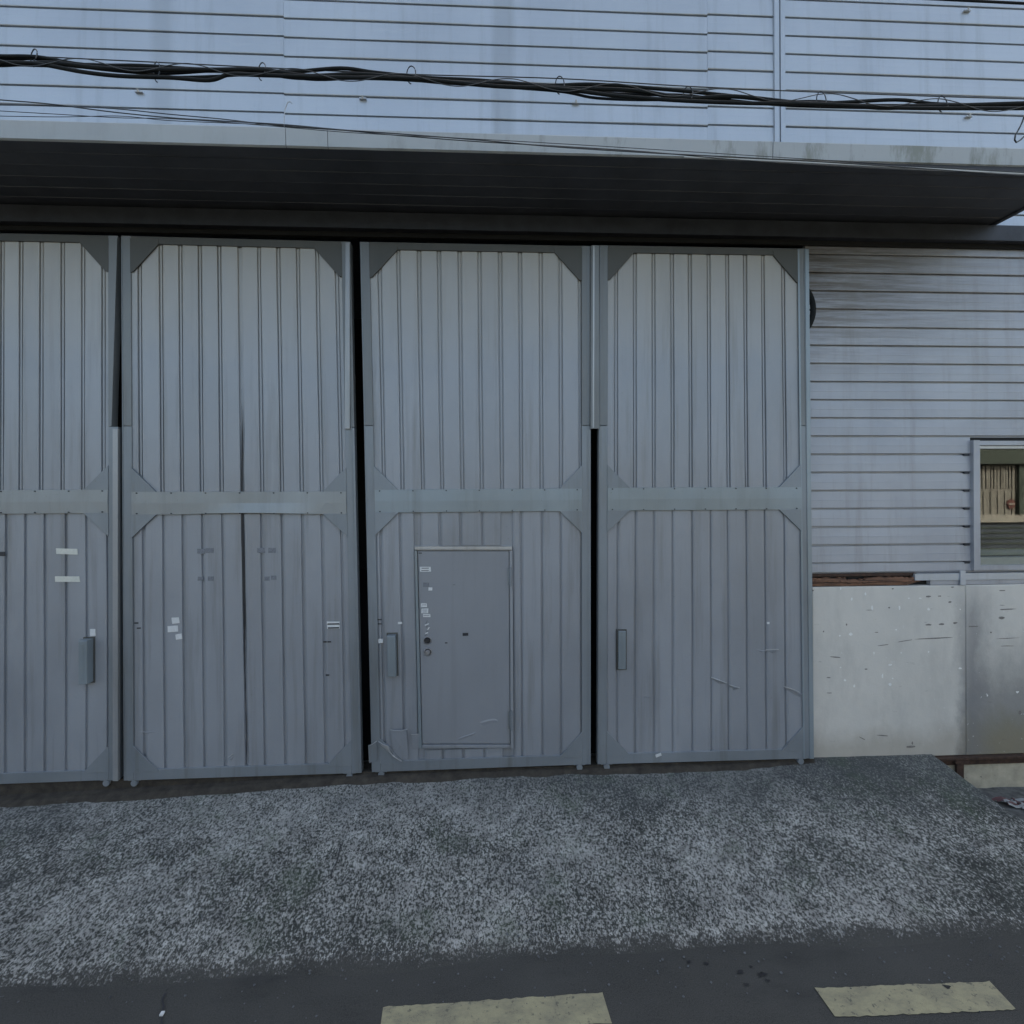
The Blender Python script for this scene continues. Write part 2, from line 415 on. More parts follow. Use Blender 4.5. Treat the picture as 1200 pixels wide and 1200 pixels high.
P = .1645
def siding(x0, x1, z0, name, mat, rowsn, y=YW, h=P, clipz=None):
    bead = .0008 if mat is SIDELOW else 0; gh = .0145 if mat is SIDELOW else .011
    for r in range(rowsn):
        a = z0+r*h; b = a+h
        if clipz and b > clipz: b = clipz
        seg = max(2, int((x1-x0)/.6)); prof = []
        wob = [random.uniform(-.0015, .0015) for _ in range(seg+1)]
        # recess at the foot, then a lip and a nearly flat face with a shallow bead
        pr = [(.018, 0), (.018, gh), (-.004, gh+.001), (-.006, gh+.006), (-.004, .085), (-.004-bead, .089), (-.004, .094), (0, b-a-.002), (.016, b-a)]
        rws = []
        for i in range(seg+1):
            x = x0+(x1-x0)*i/seg
            rws.append([(x, y+q[0]+(wob[i] if .013 < q[1] < b-a-.004 else 0), a+q[1]) for q in pr])
        m = MB(); m.loft(rws)
        m.add(rws[0], [tuple(range(len(pr)))]); m.add(rws[-1], [tuple(range(len(pr)))])
        m.build(name, mat, wh)
zu = at(0, 100, YW).z
kdn = 3
xa, xb, xc_, xd = at(333, 90, YW).x, at(829, 60, YW).x, at(906, 90, YW).x, at(919, 90, YW).x
zstart = zu - kdn*P; nrow = int((WTOP-zstart)/P)
for (x0, x1, dz) in ((WX0, xa-.001, 0), (xa, xb-.001, -.010), (xb, xc_, .004), (xd, WX1, .006)):
    siding(x0, x1, zstart+dz, 'siding_board', SIDE, nrow)
tr = MB()
tr.box(xc_, xd, YW-.004, YW+.03, zstart-.1, WTOP-.02)
tr.box(xc_+.002, (xc_+xd)/2-.007, YW-.022, YW-.004, zstart-.1, WTOP-.02); tr.box((xc_+xd)/2+.007, xd-.002, YW-.022, YW-.004, zstart-.1, WTOP-.02)
tr.build('joint_trim', SIDE, wh)
# siding strip peeping between canopy back and track at the far right, then the lower side wall
ztrk_b = at(1000, 290, YW).z
zl = at(1000, 661, YW).z
nl = int(round((ztrk_b-zl)/P))
hh = P
xw0 = DX1+.01; xw1 = at(1137, 600, YW).x
for r in range(-0, nl+3):
    a = zl+r*P
    if a > ztrk_b-.03: break
    top = min(a+P, ztrk_b)
    if a < wz1-.02: siding(xw0, xw1, a, 'siding_board', SIDELOW, 1)
    else: siding(xw0, WX1, a, 'siding_board', SIDELOW, 1, clipz=ztrk_b)
    if a < wz1-.02:
        siding(winx1+.06, WX1, a, 'siding_board', SIDELOW, 1)
        gx = at(1133, 600, YW).x
        MB().box(gx-.03, gx+.018, YW-.009, YW+.01, a-.006, a+.012).build('end_clip', TRACK, wh)
zx = at(600, 262, YW).z
while zx < zstart-.02:
    hx = min(P, zstart+.006-zx)
    if hx > .05: siding(xw0, WX1, zx, 'siding_board', SIDE, 1, h=hx)
    zx += hx
MB().box(DX1-.02, DX1+.012, YW-.012, YW+.02, .36, zc+.02).build('corner_trim', SIDELOW, wh)
# foot of the siding: flashing, rotten wood, slabs, rusty angle, foundation
zf1, zf0 = at(1100, 671, YW).z, at(1100, 685, YW).z
xwood = at(1073, 680, YW).x
MB().box(xwood-.03, WX1, YW-.03, YW+.02, zf0+.045, zf1-.004).build('flashing', SIDE, wh)
MB().box(xwood+.12, WX1, YW-.022, YW+.02, zf0+.002, zf0+.043).build('flashing', SIDELOW, wh)
MB().box(at(1121, 680, YW).x, at(1127, 680, YW).x, YW-.04, YW-.03, zf0, zf1+.02).build('flashing_clip', SIDE, wh)
siding(xw0, WX1, zf1-.001, 'siding_board', SIDELOW, 1, h=max(.04, zl-zf1))
wd = MB(); n = 60; top = []; bot = []
for i in range(n+1):
    x = DX1+.03+(xwood-DX1+.02)*i/n; t = i/n
    top.append((x, zf1-.026-.03*max(0, t-.8)/.2*random.random()-random.uniform(0, .014)-(.02 if .3 < t < .5 else 0)))
    bot.append((x, zf0+.003+(.04*(t-.85)/.15 if t > .85 else 0)))
rws = []
for i in range(n+1):
    o = .018+random.uniform(0, .004); (tx, tz), (bx_, bz) = top[i], bot[i]; mz = (tz*.45+bz*.55)+random.uniform(-.004, .004)
    rws.append([(bx_, YW+.02, bz), (bx_, YW-o, bz), (bx_, YW-o-.004, mz-.004), (bx_, YW-o+.006, mz), (bx_, YW-o-.003, mz+.004), (tx, YW-o+.004, tz), (tx, YW+.02, tz)])
wd.loft(rws)
wd.build('wood_strip', WOOD, wh)
MB().box(DX1+.03, xwood, YW-.010, YW+.018, zf1-.022, zf1+.002).build('wood_strip', RUST, wh)
xs = at(1132, 780, .07).x
zb = at(1100, 886, .07).z
def slab(x0, x1):
    m = MB(); pts = [(x0, zb), (x1, zb), (x1, zf0-.003), (x0, zf0-.003)]
    m.prism(pts, YW-.03, YW+.03, .006).build('concrete_slab', PANEL, wh)
slab(DX1+.025, xs-.001); slab(xs+.001, WX1)
CHIPW = plain('bare_white_chip', (.74, .74, .71), .8, 0, .1, 60); CHIPD = plain('dark_scrape', (.19, .175, .16), .8, 0, .3, 60)
def blot(mb, px, py, w2, h2, rot=0):
    c = at(px, py, YW-.03); k = 4.6/600; n = 8
    ring = []
    for i in range(n):
        a = i*2*math.pi/n; u = w2*k*math.cos(a)*random.uniform(.6, 1.15); v = h2*k*math.sin(a)*random.uniform(.6, 1.15)
        ring.append((c.x+u*math.cos(rot)-v*math.sin(rot), YW-.0312, c.z+u*math.sin(rot)+v*math.cos(rot)))
    mb.add(ring, [tuple(range(n))])
cw, cdk = MB(), MB()
for (px, py, a, b) in ((1022, 712.5, 1.6, 3), (1054, 712, 1.4, 3), (998, 702, 1.3, 2), (1014, 696, 1.2, 2.6), (1088, 714, 2, 2), (1125, 714, 1, 1), (1065, 701, 1.2, 1), (997, 743, 3, 2), (984, 745, 1.3, 1), (1024, 765, 1, 2), (1056, 765, 1, 1), (1088, 764, 1.2, 1.4), (1050, 738, 1.5, 1), (1043, 779, 2.4, 1.2), (1034, 792, 1.3, 3), (1043, 802, 2, 2), (990, 797, 2, 1.5), (1001, 804, 1.2, 2), (985, 782, 1.2, 1), (1125, 783, 2.6, 1.3), (1078, 701, 2, .8), (985, 690, 1, 2), (1192, 811, 2.5, 1.5), (1157, 815, 1.2, 1.5), (1046, 795, 1, 1)): blot(cw, px, py, a, b)
for (px, py, a, b, r_) in ((1088, 699, 4, 1.1, 0), (1101, 698.5, 2.4, .8, 0), (1113, 705.5, 2.6, 1.2, .2), (1088, 732, 4, 1.2, 0), (1103, 731.5, 4, 1.3, 0), (1119, 730, 3.5, 1.2, .1), (1141, 734, 9, .8, 0), (1180, 714, 11, .9, .03), (1174, 724, 5, 2, 0), (1161, 741, 1.2, 1.2, 0), (1060, 751, 12, .6, .12), (1095, 748, 28, .7, .03), (1180, 748, 18, .5, .03), (1035, 756, 9, .6, .1), (979, 770, 9, .7, -.1), (971, 794, 3, .7, 0), (972, 812, 4, .6, 0), (1180, 757, 10, .5, 0), (952, 692, 2, 1, 0), (1195, 835, 2.4, 2.4, 0), (1068, 875, 7, 1.6, 0), (1069, 871, 1, 2.5, 0), (1035, 862, 8, .8, -.1), (1010, 865, 6, .6, -.5), (1175, 692, 5, .8, 0), (1015, 784, 2, .8, 0), (992, 732, 1, 1.4, 0), (965, 740, 1, 1, 0), (1027, 741, 3, .6, 0), (1042, 712, 1.5, 1.2, 0), (1046, 690, 2, .8, 0), (1116, 688, 2, .8, 0)): blot(cdk, px, py, a, b, r_)
cw.build('paint_chips', CHIPW, wh, kind='stuff'); cdk.build('scrape_marks', CHIPD, wh, kind='stuff')
an = MB(); an.box(DX1-.1, WX1, YW-.075, YW+.0, zb-.022, zb-.003); an.box(DX1-.1, WX1, YW-.05, YW-.044, zb-.075, zb-.022)
an.build('rusty_angle', RUST, wh)
xp0, xp1 = at(1119, 900, .05).x, at(1127, 900, .05).x
MB().box(xp0, xp1, YW-.072, YW-.052, zb-.24, zb-.022).box(xp0-.02, xp1+.05, YW-.078, YW-.073, zb-.05, zb-.03).build('rusty_post', RUST, wh)
MB().box(DX1+.4, WX1, YW-.035, YW+.2, -.02, zb-.03).build('foundation', FOUND, wh)

# window at the right edge
fx0, fx1 = at(1137, 590, YW).x, winx1+.05
fw = winx0-fx0
window = empty('window', (0, 0, 0), None, None); window.parent = wh; window.location = -wh.location
MB().box(fx0, winx0+.012, YW-.035, YW+.03, wz0-.05, wz1+.045).build('jamb', SIDELOW, window)
MB().box(winx1, fx1, YW-.035, YW+.03, wz0-.05, wz1+.045).build('jamb', SIDELOW, window)
MB().box(winx0+.012, winx1, YW-.03, YW+.03, wz1, wz1+.04).build('frame', SIDELOW, window)
MB().box(winx0+.012, winx1, YW-.012, YW+.06, wz1-.03, wz1-.004).build('frame', GALV, window)
MB().box(winx0+.012, winx1, YW-.03, YW+.03, wz0-.05, wz0-.006).build('sill', SIDELOW, window)
CREAM = plain('cream_sill', (.25, .26, .22), .6, 0, .06, 20)
MB().box(winx0+.012, winx1, YW-.006, YW+.09, wz0-.004, wz0+.062).build('sash', CREAM, window)
MB().box(winx0+.025, winx1-.02, YW+.10, YW+.14, wz0+.068, wz0+.125).build('sash', CREAM, window)
MB().box(winx0+.0125, winx1-.001, YW+.040, YW+.045, wz0+.063, wz1-.031).build('pane', GLASS, window)

# small clips on the upper siding
for (px, py) in ((162, 107), (425, 115), (675, 120), (1134, 12), (1136, 136)):
    p = at(px, py, YW-.02)
    MB().box(p.x-.03, p.x+.03, p.y-.004, p.y+.016, p.z-.006, p.z+.004).tube([(p.x, p.y-.001, p.z-.006), (p.x, p.y-.012, p.z+.014)], .008, 6).build('siding_clip', GALV, wh)

# canopy
zcb = at(600, 256, YW).z                      # soffit height at the back
def yfront(py, px): # depth at which a ray meets soffit height
    return gr(px, py, zcb).y
YF = yfront(178, 600)
CXR = at(1157, 270, YW).x; CXL = WX0
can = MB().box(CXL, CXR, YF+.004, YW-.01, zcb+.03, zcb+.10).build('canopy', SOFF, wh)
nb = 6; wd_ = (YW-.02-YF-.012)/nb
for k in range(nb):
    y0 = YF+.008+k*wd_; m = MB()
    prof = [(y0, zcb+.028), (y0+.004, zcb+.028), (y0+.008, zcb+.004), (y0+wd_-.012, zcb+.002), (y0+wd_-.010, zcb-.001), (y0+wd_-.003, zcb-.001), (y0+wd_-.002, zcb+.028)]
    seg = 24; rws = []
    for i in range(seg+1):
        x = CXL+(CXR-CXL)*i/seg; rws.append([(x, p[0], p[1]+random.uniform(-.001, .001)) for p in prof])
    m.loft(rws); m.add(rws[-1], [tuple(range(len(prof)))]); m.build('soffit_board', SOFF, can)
# fascia lengths, butted with a small step
zf = at(0, 145, YF).z; zfb = at(0, 164, YF).z
fx = [CXL, at(336, 155, YF).x, at(385, 160, YF).x, at(905, 180, YF).x, CXR+.01]
for k in range(len(fx)-1):
    a, b = fx[k], fx[k+1]-.004; m = MB(); rws = []
    seg = max(1, int((b-a)/.15))
    for i in range(seg+1):
        x = a+(b-a)*i/seg; w_ = random.uniform(-.002, .002)
        rws.append([(x, YF+.02, zcb+.118), (x, YF-.012, zcb+.118+w_), (x, YF-.016+w_, zcb+.112), (x, YF-.010+w_, zcb-.004), (x, YF+.004, zcb-.012), (x, YF+.006, zcb+.1)])
    m.loft(rws, True); m.add(rws[0], [tuple(range(6))]); m.add(rws[-1], [tuple(range(6))])
    m.build('fascia', FASC, can)
MB().box(CXR-.03, CXR+.008, YF+.01, YW-.02, zcb-.01, zcb+.125).build('end_cap', SOFF, can)
# drip edge that has pulled loose and sags towards the right
m = MB(); rws = []
x_s = at(800, 183, YF).x
for i in range(41):
    t = i/40; x = x_s+(CXR+.02-x_s)*t; dz = -.078*t**1.25
    rws.append([(x, YF-.018, zcb-.010+dz), (x, YF-.024, zcb-.013+dz), (x, YF-.022, zcb-.020+dz), (x, YF-.008, zcb-.020+dz), (x, YF-.012, zcb-.012+dz)])
m.loft(rws, True); m.build('drip_edge', GALV, can)
m = MB(); rws = []
for i in range(41):
    t = i/40; x = x_s+(CXR-x_s)*t; dz = -.075*t**1.25
    rws.append([(x, YF+.002, zcb-.006), (x, YF-.008, zcb-.012+dz)])
m.loft(rws); m.build('drip_gap_shade', DARK, can)  # black sheet closes the gap behind the drip edge with painted shade
# sliding track under the canopy
zt1, zt2, zt3 = at(600, 259, YW).z, at(600, 273, -.12).z, at(600, 283, -.02).z
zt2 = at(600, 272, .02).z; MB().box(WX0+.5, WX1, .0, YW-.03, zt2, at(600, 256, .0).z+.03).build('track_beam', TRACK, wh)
VOID = plain('recess_shade', (.005, .005, .005), .95)
MB().box(WX0+.5, WX1, .066, YW-.006, ztrk_b, zt2-.001).build('track_gap_shade', VOID, wh)  # solid near-black strip paints the shadow under the track beam

# ================================================================ sliding doors
GRP = 'sliding doors of the warehouse'
class Leaf:
    def __init__(s, tl, tr, br, bl, label):
        s.c = [at(*p) for p in (tl, tr, br, bl)]
        s.W = (s.c[1].x-s.c[0].x+s.c[2].x-s.c[3].x)/2; s.Hh = (s.c[0].z-s.c[3].z+s.c[1].z-s.c[2].z)/2
        s.root = empty('sliding_door', ((s.c[2].x+s.c[3].x)/2, .03, (s.c[2].z+s.c[3].z)/2), label, 'sliding door', GRP)
    def f(s, a, b):                          # a metres from the left edge, b metres from the foot
        u, v = a/s.W, b/s.Hh
        t = s.c[0].lerp(s.c[1], u); q = s.c[3].lerp(s.c[2], u); p = q.lerp(t, v); return (p.x, p.z)
    def inv(s, px, py):
        p = at(px, py); u, v = .5, .5
        for _ in range(12):
            q = s.f(u*s.W, v*s.Hh); u += (p.x-q[0])/s.W; v += (p.z-q[1])/s.Hh
        return u*s.W, v*s.Hh
    def quad(s, a0, a1, b0, b1, y0, y1, name, mat, ch=.0, parent=None):
        m = MB().prism([s.f(a0, b0), s.f(a1, b0), s.f(a1, b1), s.f(a0, b1)], y0, y1, ch)
        return m.build(name, mat, parent or s.root)
    def tri(s, pts, y0, y1, name, mat, parent=None):
        p = [s.f(*q) for q in pts]
        ar = sum(p[i-1][0]*p[i][1]-p[i][0]*p[i-1][1] for i in range(len(p)))
        if ar < 0: p.reverse()
        return MB().prism(p, y0, y1, .0015).build(name, mat, parent or s.root)

def board(L, a0, a1, b0, b1, bend=None, soft=0.0):
    seg = max(2, int((b1-b0)/.16)); rws = []; yo = random.uniform(-.0015, .0015)
    ph = random.uniform(0, 6); am_ = random.uniform(.0006, .0022)
    for k in range(seg+1):
        b = b0+(b1-b0)*k/seg; t = k/seg
        w0 = am_*math.sin(b*2.3+ph)+random.uniform(-.0007, .0007)
        e0 = e1 = 0; y2 = 0
        if bend: e0, e1, y2 = bend(b)
        def pt(a, y):
            x, z = L.f(a, b); return (x, y, z)
        mid = random.uniform(-.001, .001)
        rws.append([pt(a0+w0+e0, .0165), pt(a0+.003+w0+e0+soft*.2, .002+yo-y2+soft*.35), pt(a0+.010+soft+e0, -.0005+yo-y2), pt((a0+a1)/2, mid+yo-y2*.5), pt(a1-.010-soft*.3+e1, -.0005+yo), pt(a1-.003+w0+e1, .002+yo), pt(a1+w0+e1, .0165)])
    m = MB().loft(rws); m.add(rws[0], [tuple(range(7))]); m.add(rws[-1], [tuple(range(7))])
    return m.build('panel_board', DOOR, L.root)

def bead(L, a, b0, b1, hole=None):
    spans = [(b0, b1)]
    if hole and hole[0]-.01 < a < hole[1]+.01: spans = [(b0, hole[2]), (hole[3], b1)]
    for c0, c1 in spans:
        rws = []
        for k in range(9):
            b = c0+(c1-c0)*k/8
            rws.append([(L.f(a+q, b)[0], y, L.f(a+q, b)[1]) for q, y in ((-.0085, .0165), (-.0065, .006), (0, .004), (.0065, .006), (.0085, .0165))])
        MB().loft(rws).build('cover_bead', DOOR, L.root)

def make_leaf(L, grooves_top, grooves_low, mid, hole=None, tm=DOOR, split2=False, st=(.078, .078), taper=0):
    W, Hh = L.W, L.Hh
    zr0, zr1 = mid                            # mid rail foot and head, metres above leaf foot
    tr_, br_ = .062, .088
    sl_, sr_ = st
    YFm = -.012
    for (s0, s1) in ((0, sl_), (W-sr_, W)):
        L.quad(s0, s1, .0, 2.93, YFm, .06, 'stile', FRAME, .002); 
        if taper and s0:
            MB().prism([L.f(s0, 2.934), L.f(s1-taper, 2.934), L.f(s1-.004, Hh-.05), L.f(s1, Hh), L.f(s0, Hh)], YFm, .06, .002).build('stile', MIDF, L.root)
        else: L.quad(s0, s1, 2.934, Hh, YFm, .06, 'stile', MIDF, .002)
    # thin inner return of each stile, drawn as a second line in the steel
    L.quad(.006, .010, .01, Hh-.01, YFm-.004, YFm+.003, 'stile_lip', FRAME); L.quad(W-.026, W-.021, .01, 2.9 if taper else Hh-.01, YFm-.004, YFm+.003, 'stile_lip', FRAME)
    L.quad(sl_+.001, W-sr_-.001, Hh-tr_, Hh, YFm, .06, 'top_rail', DARKF, .002)
    L.quad(sl_+.001, W-sr_-.001, 0, br_, YFm, .06, 'bottom_rail', FRAME, .002)
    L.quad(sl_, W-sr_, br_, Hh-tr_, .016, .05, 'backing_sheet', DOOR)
    for gl, (b0, b1) in ((grooves_top, (zr1-.004, Hh-tr_+.002)), (grooves_low, (br_-.002, zr0+.004))):
        g = [sl_-.012]+gl+[W-sr_+.012]
        for i in range(len(g)-1):
            hg = .0145 if gl is grooves_top else .006
            a0 = g[i]+(hg if i else 0); a1 = g[i+1]-(hg if i < len(g)-2 else 0)
            bend = None
            low_ = gl is grooves_low; sf = .012 if low_ else 0
            if i and not low_ and not (split2 and i == split2): bead(L, g[i], b0, b1, hole if gl is grooves_low else None)
            if split2 and gl is not None and i == split2:
                mid_b = 2.3
                bend = lambda b: (.016*math.exp(-((b-1.55)/.55)**2)+.006*math.sin(b*7)*.5, 0, .018*math.exp(-((b-1.7)/.7)**2))
                if gl is grooves_top: bend = lambda b: (.010*math.exp(-((b-2.9)/.3)**2)+.002*math.sin(b*9), 0, .01*math.exp(-((b-2.7)/.4)**2))
            if hole and gl is grooves_low and a1 > hole[0]-.01 and a0 < hole[1]+.01:
                h0, h1 = hole[2], hole[3]
                if a0 < hole[0]-.03 and a1 > hole[0]:
                    board(L, a0, hole[0]-.002, b0, b1, None, sf)
                elif a1 > hole[1]+.03 and a0 < hole[1]:
                    board(L, hole[1]+.002, a1, b0, b1, None, sf)
                else:
                    board(L, a0, a1, h1, b1, None, sf); board(L, a0, a1, b0, h0, None, sf)
                continue
            board(L, a0, a1, b0, b1, bend, sf)
    L.zr = mid
    # corner plates
    G1, G2 = .275, .20
    yp, yq = YFm-.0035, YFm+.010
    L.tri([(sl_-.004, Hh-.02), (sl_-.004, Hh-tr_-G1*.88), (sl_+.02, Hh-tr_-G1*.85), (sl_+G1*.82, Hh-tr_-.006), (sl_+G1*.85, Hh-.02)], yp, yq, 'corner_plate', DARKF)
    L.tri([(W-sr_+.004, Hh-.02), (W-sr_+.004, Hh-tr_-G1*.88), (W-sr_-.02, Hh-tr_-G1*.85), (W-sr_-G1*.82, Hh-tr_-.006), (W-sr_-G1*.85, Hh-.02)], yp, yq, 'corner_plate', DARKF)
    for sgn in (0, 1):
        e = sl_-.003 if not sgn else W-sr_+.003; d = 1 if not sgn else -1
        L.tri([(e, zr1-.003), (e+d*G2, zr1-.003), (e, zr1+G2)], yp-.003, yq, 'corner_plate', FRAME)
        L.tri([(e, zr0+.003), (e+d*G2, zr0+.003), (e+d*.0, zr0-G2*.95)], yp-.003, yq, 'corner_plate', FRAME)
        L.tri([(e, br_-.02), (e+d*(G2+.01), br_-.02), (e+d*(G2-.01), br_), (e, br_+G2)], yp, yq, 'corner_plate', FRAME)
    # screws on the rail, too small to pick apart
    m = MB()
    for k in range(7):
        for b in (zr0+.012, zr1-.012):
            x, z = L.f(.12+(W-.24)*k/6, b); m.disc((x, z), .006, YFm-.012, YFm-.004, 6)
    m.build('rail_screws', TRACK, L.root, kind='stuff')
    for a in (.08, W-.10):
        x, z = L.f(a, 0); m = MB()
        m.disc((x, z-.025), .026, -.012, .03, 14); r = m.build('roller', FRAME, L.root)
        MB().box(x-.05, x+.05, -.006, .05, z-.006, z+.0).build('roller_bracket', FRAME, L.root)
def rail_mid(L, warp=None, mat=None):
    mat = mat or RAILM
    zr0, zr1 = L.zr; W = L.W; n = 30; rws = []
    for k in range(n+1):
        a = .078+(W-.156)*k/n; t = k/n
        lo = zr0; yo = -.018
        if warp: dl, yy = warp(t); lo += dl; yo -= yy
        rws.append([(L.f(a, lo)[0], -.002, L.f(a, lo)[1]), (L.f(a, lo+.003)[0], yo+.001, L.f(a, lo+.003)[1]), (L.f(a, (zr0+zr1)/2)[0], -.0195+random.uniform(-.0006, .0006), L.f(a, (zr0+zr1)/2)[1]), (L.f(a, zr1-.002)[0], -.018, L.f(a, zr1-.002)[1]), (L.f(a, zr1)[0], -.002, L.f(a, zr1)[1])])
    m = MB().loft(rws); m.add(rws[0], [tuple(range(5))]); m.add(rws[-1], [tuple(range(5))]); return m.build('mid_rail', mat, L.root)
def grooves(L, xs, py): return [L.inv(x, py)[0] for x in xs]
def handle(L, p0, p1, depth=.045, mat=FRAME):
    a0, b1 = L.inv(*p0); a1, b0 = L.inv(*p1)
    L.quad(a0-.012, a1+.012, b0-.012, b1+.012, -.006, .004, 'handle_shade_plate', DARKF)  # dark plate paints a shadow edge round the handle
    h = L.quad(a0, a1, b0, b1, -.006-depth, -.0065, 'pull_handle', mat, .004)
    L.quad(a0+.02, a1-.02, b0+.03, b1-.03, -.0085-depth, -.006-depth+.001, 'grip_inset', mat, parent=h)
def sticker(L, px, py, w_, h_, mat=PAPER, rot=0, y=-.0042, name='sticker', parent=None):
    c = at(px, py); s_ = 4.4/600; w2, h2 = w_*s_/2, h_*s_/2; ca, sa = math.cos(rot), math.sin(rot); pts = []
    for (i, j) in ((-1, -1), (1, -1), (1, 1), (-1, 1)):
        u = i*w2*random.uniform(.88, 1.05); v = j*h2*random.uniform(.88, 1.05); pts.append((c.x+u*ca-v*sa, c.z+u*sa+v*ca))
    return MB().prism(pts, y-.0012, y+.004).build(name, mat, parent or L.root)
def crease(L, pix, w_=.02, up=.012, mat=DOOR):
    A, B, C = [], [], []
    for k, (px, py) in enumerate(pix):
        e = 0 if k in (0, len(pix)-1) else 1; p = at(px, py)
        A.append((p.x, -.001, p.z+w_*.25)); B.append((p.x, -.002-up*e*random.uniform(.7, 1), p.z)); C.append((p.x, -.001, p.z-w_*e))
    MB().loft([A, B, C]).build('dent', mat, L.root)

# leaf 1 (cut by the left edge of the photo)
L1 = Leaf((-132, 271), (139, 277), (140, 913), (-138, 923), 'grey sliding door cut by the left edge, two cream tape strips on it')
ML = lambda L, x, a, b: (L.inv(x, b)[1], L.inv(x, a)[1])
make_leaf(L1, grooves(L1, [-98, -74, -50, -26, 2, 24, 48, 73, 97, 121], 420), grooves(L1, [-96, -72, -47, -22, 6, 29, 52, 77, 101, 126], 750), ML(L1, 60, 574, 602), taper=.052)
rail_mid(L1, None, RAILB)
# leaf 2
L2 = Leaf((143, 277), (411, 284), (424, 905), (146, 914), 'grey sliding door with a black split down its middle, bright strip on its upper right edge')
g2t = grooves(L2, [164, 189, 212, 235, 258, 282, 305, 328, 351, 374, 397], 420); g2l = grooves(L2, [168, 192, 215, 238, 262, 286, 308, 332, 356, 379, 402], 750)
make_leaf(L2, g2t, g2l, ML(L2, 280, 576, 603), split2=6)
rail_mid(L2, lambda t: (.012*math.sin(max(0, (t-.2)/.65)*math.pi) if .2 < t < .85 else 0, .014*math.sin(max(0, (t-.3)/.6)*math.pi) if .3 < t < .9 else 0), RAILB)
m = MB(); rws = []
for k in range(60):
    b = .10+3.15*k/59; t = b/3.25; ww = .003+.010*math.exp(-((b-1.75)/.6)**2)+.004*math.exp(-((b-2.7)/.3)**2)+random.uniform(-.0008, .0012); o = .004*math.sin(b*5)+.004*math.sin(b*2.1)
    ww *= max(0.05, min(1, (3.25-b)/.3))
    c = g2l[5]+(g2t[5]-g2l[5])*t+.004+o
    p, q = L2.f(c-ww, b), L2.f(c+ww, b); rws.append([(p[0], -.001, p[1]), (q[0], -.004, q[1])])
m.loft(rws).build('sheet_gap', DARK, L2.root)
# leaf 3
L3 = Leaf((422, 284), (692, 289), (692, 895), (436, 904), 'grey sliding door holding a small hinged door, dented at its lower left corner')
a0, b1 = L3.inv(486, 640); a1, b0 = L3.inv(602, 876)
HOLE = (a0, a1, b0, b1)
make_leaf(L3, grooves(L3, [447, 469, 493, 516, 540, 563, 587, 610, 634, 657, 680], 420), grooves(L3, [448, 471, 494, 517, 541, 566, 589, 611, 635, 657, 681], 750), ML(L3, 560, 573, 600), hole=HOLE)
rail_mid(L3)
# leaf 4
L4 = Leaf((702, 288), (944, 292), (951, 888), (700, 895), 'grey sliding door next to the siding wall, slanting dents across its lower half')
make_leaf(L4, grooves(L4, [722, 744, 766, 788, 809, 831, 853, 874, 895, 919], 420), grooves(L4, [723, 744, 766, 788, 811, 833, 853, 875, 897, 920], 750), ML(L4, 820, 571, 598))
rail_mid(L4)

# edge strips (upper cover strips and lower bright flanges)
def strip(L, p, name, mat, y0=-.03, y1=.0):
    pts = [(at(*q).x, at(*q).z) for q in p]; return MB().prism(pts, y0, y1, .001).build(name, mat, L.root)
strip(L1, [(135, 913), (141, 913), (141, 503), (135, 503)], 'edge_flange', GALV2)
strip(L2, [(405, 503), (411, 503), (411, 286), (406, 286)], 'edge_strip', GALV2)
strip(L3, [(691, 503), (701, 503), (701, 290), (692, 290)], 'edge_strip', MIDF, -.04, -.02)
strip(L3, [(693.3, 502), (695, 502), (695.5, 291), (694, 291)], 'edge_strip', GALV, -.044, -.0401)
strip(L4, [(947.5, 888), (952.5, 888), (946.5, 293), (942, 293)], 'edge_flange', RAILM, -.018, .05)
strip(L4, [(940, 888), (942, 888), (935.5, 293), (933.5, 293)], 'stile_lip', RAILM, -.017, -.010)

# pull handles
handle(L1, (100, 748), (110, 798), .07, RAILM); handle(L3, (455, 743), (465.5, 790), .06, RAILM); handle(L4, (724, 739), (732.5, 783), .025, RAILM)
# tape, stickers, residue
sticker(L1, 79, 646, 24, 6.5, TAPE, -.04, name='tape_strip'); sticker(L1, 79.5, 678.5, 26, 6.5, TAPE, -.02, name='tape_strip')
sticker(L1, 109, 741, 6, 8); sticker(L1, 2, 649, 8, 5, INK, name='scuff_mark')
for (x, y, a, b, r) in ((206, 727, 8, 7, .1), (203, 737, 12, 7, .05), (210, 746, 7, 6, .15)): sticker(L2, x, y, a, b, rot=r)
sticker(L2, 391, 732.5, 15, 9); s_ = [sticker(L2, 391, y, 14, 1.6, INK, y=-.0056, name='print_line') for y in (731, 735.5)]
for (x, y) in ((236, 646), (246, 645), (306, 645), (319, 645)): sticker(L2, x, y, 9, 6, GHOST, y=-.0022, name='residue_mark')
for (x, y) in ((235, 678), (247, 678), (313, 678), (321, 677)): sticker(L2, x, y, 6, 5, GHOST, y=-.0022, name='residue_mark')
for (x, y) in ((381, 752), (386, 752), (384, 791), (160, 730), (163, 736)): sticker(L2, x, y, 4, 1.5, INK, name='scuff_mark')
sticker(L3, 446, 751, 6, 5); sticker(L3, 469, 730, 5, 2.5, PAPER)
for y in (726, 731): sticker(L3, 443, y, 9, 1.2, INK, name='scuff_mark')
sticker(L4, 771, 884, 7, 3.5, PAPER, .3, y=-.0135)
sticker(L4, 900, 730, 3, 2.5, PAPER)
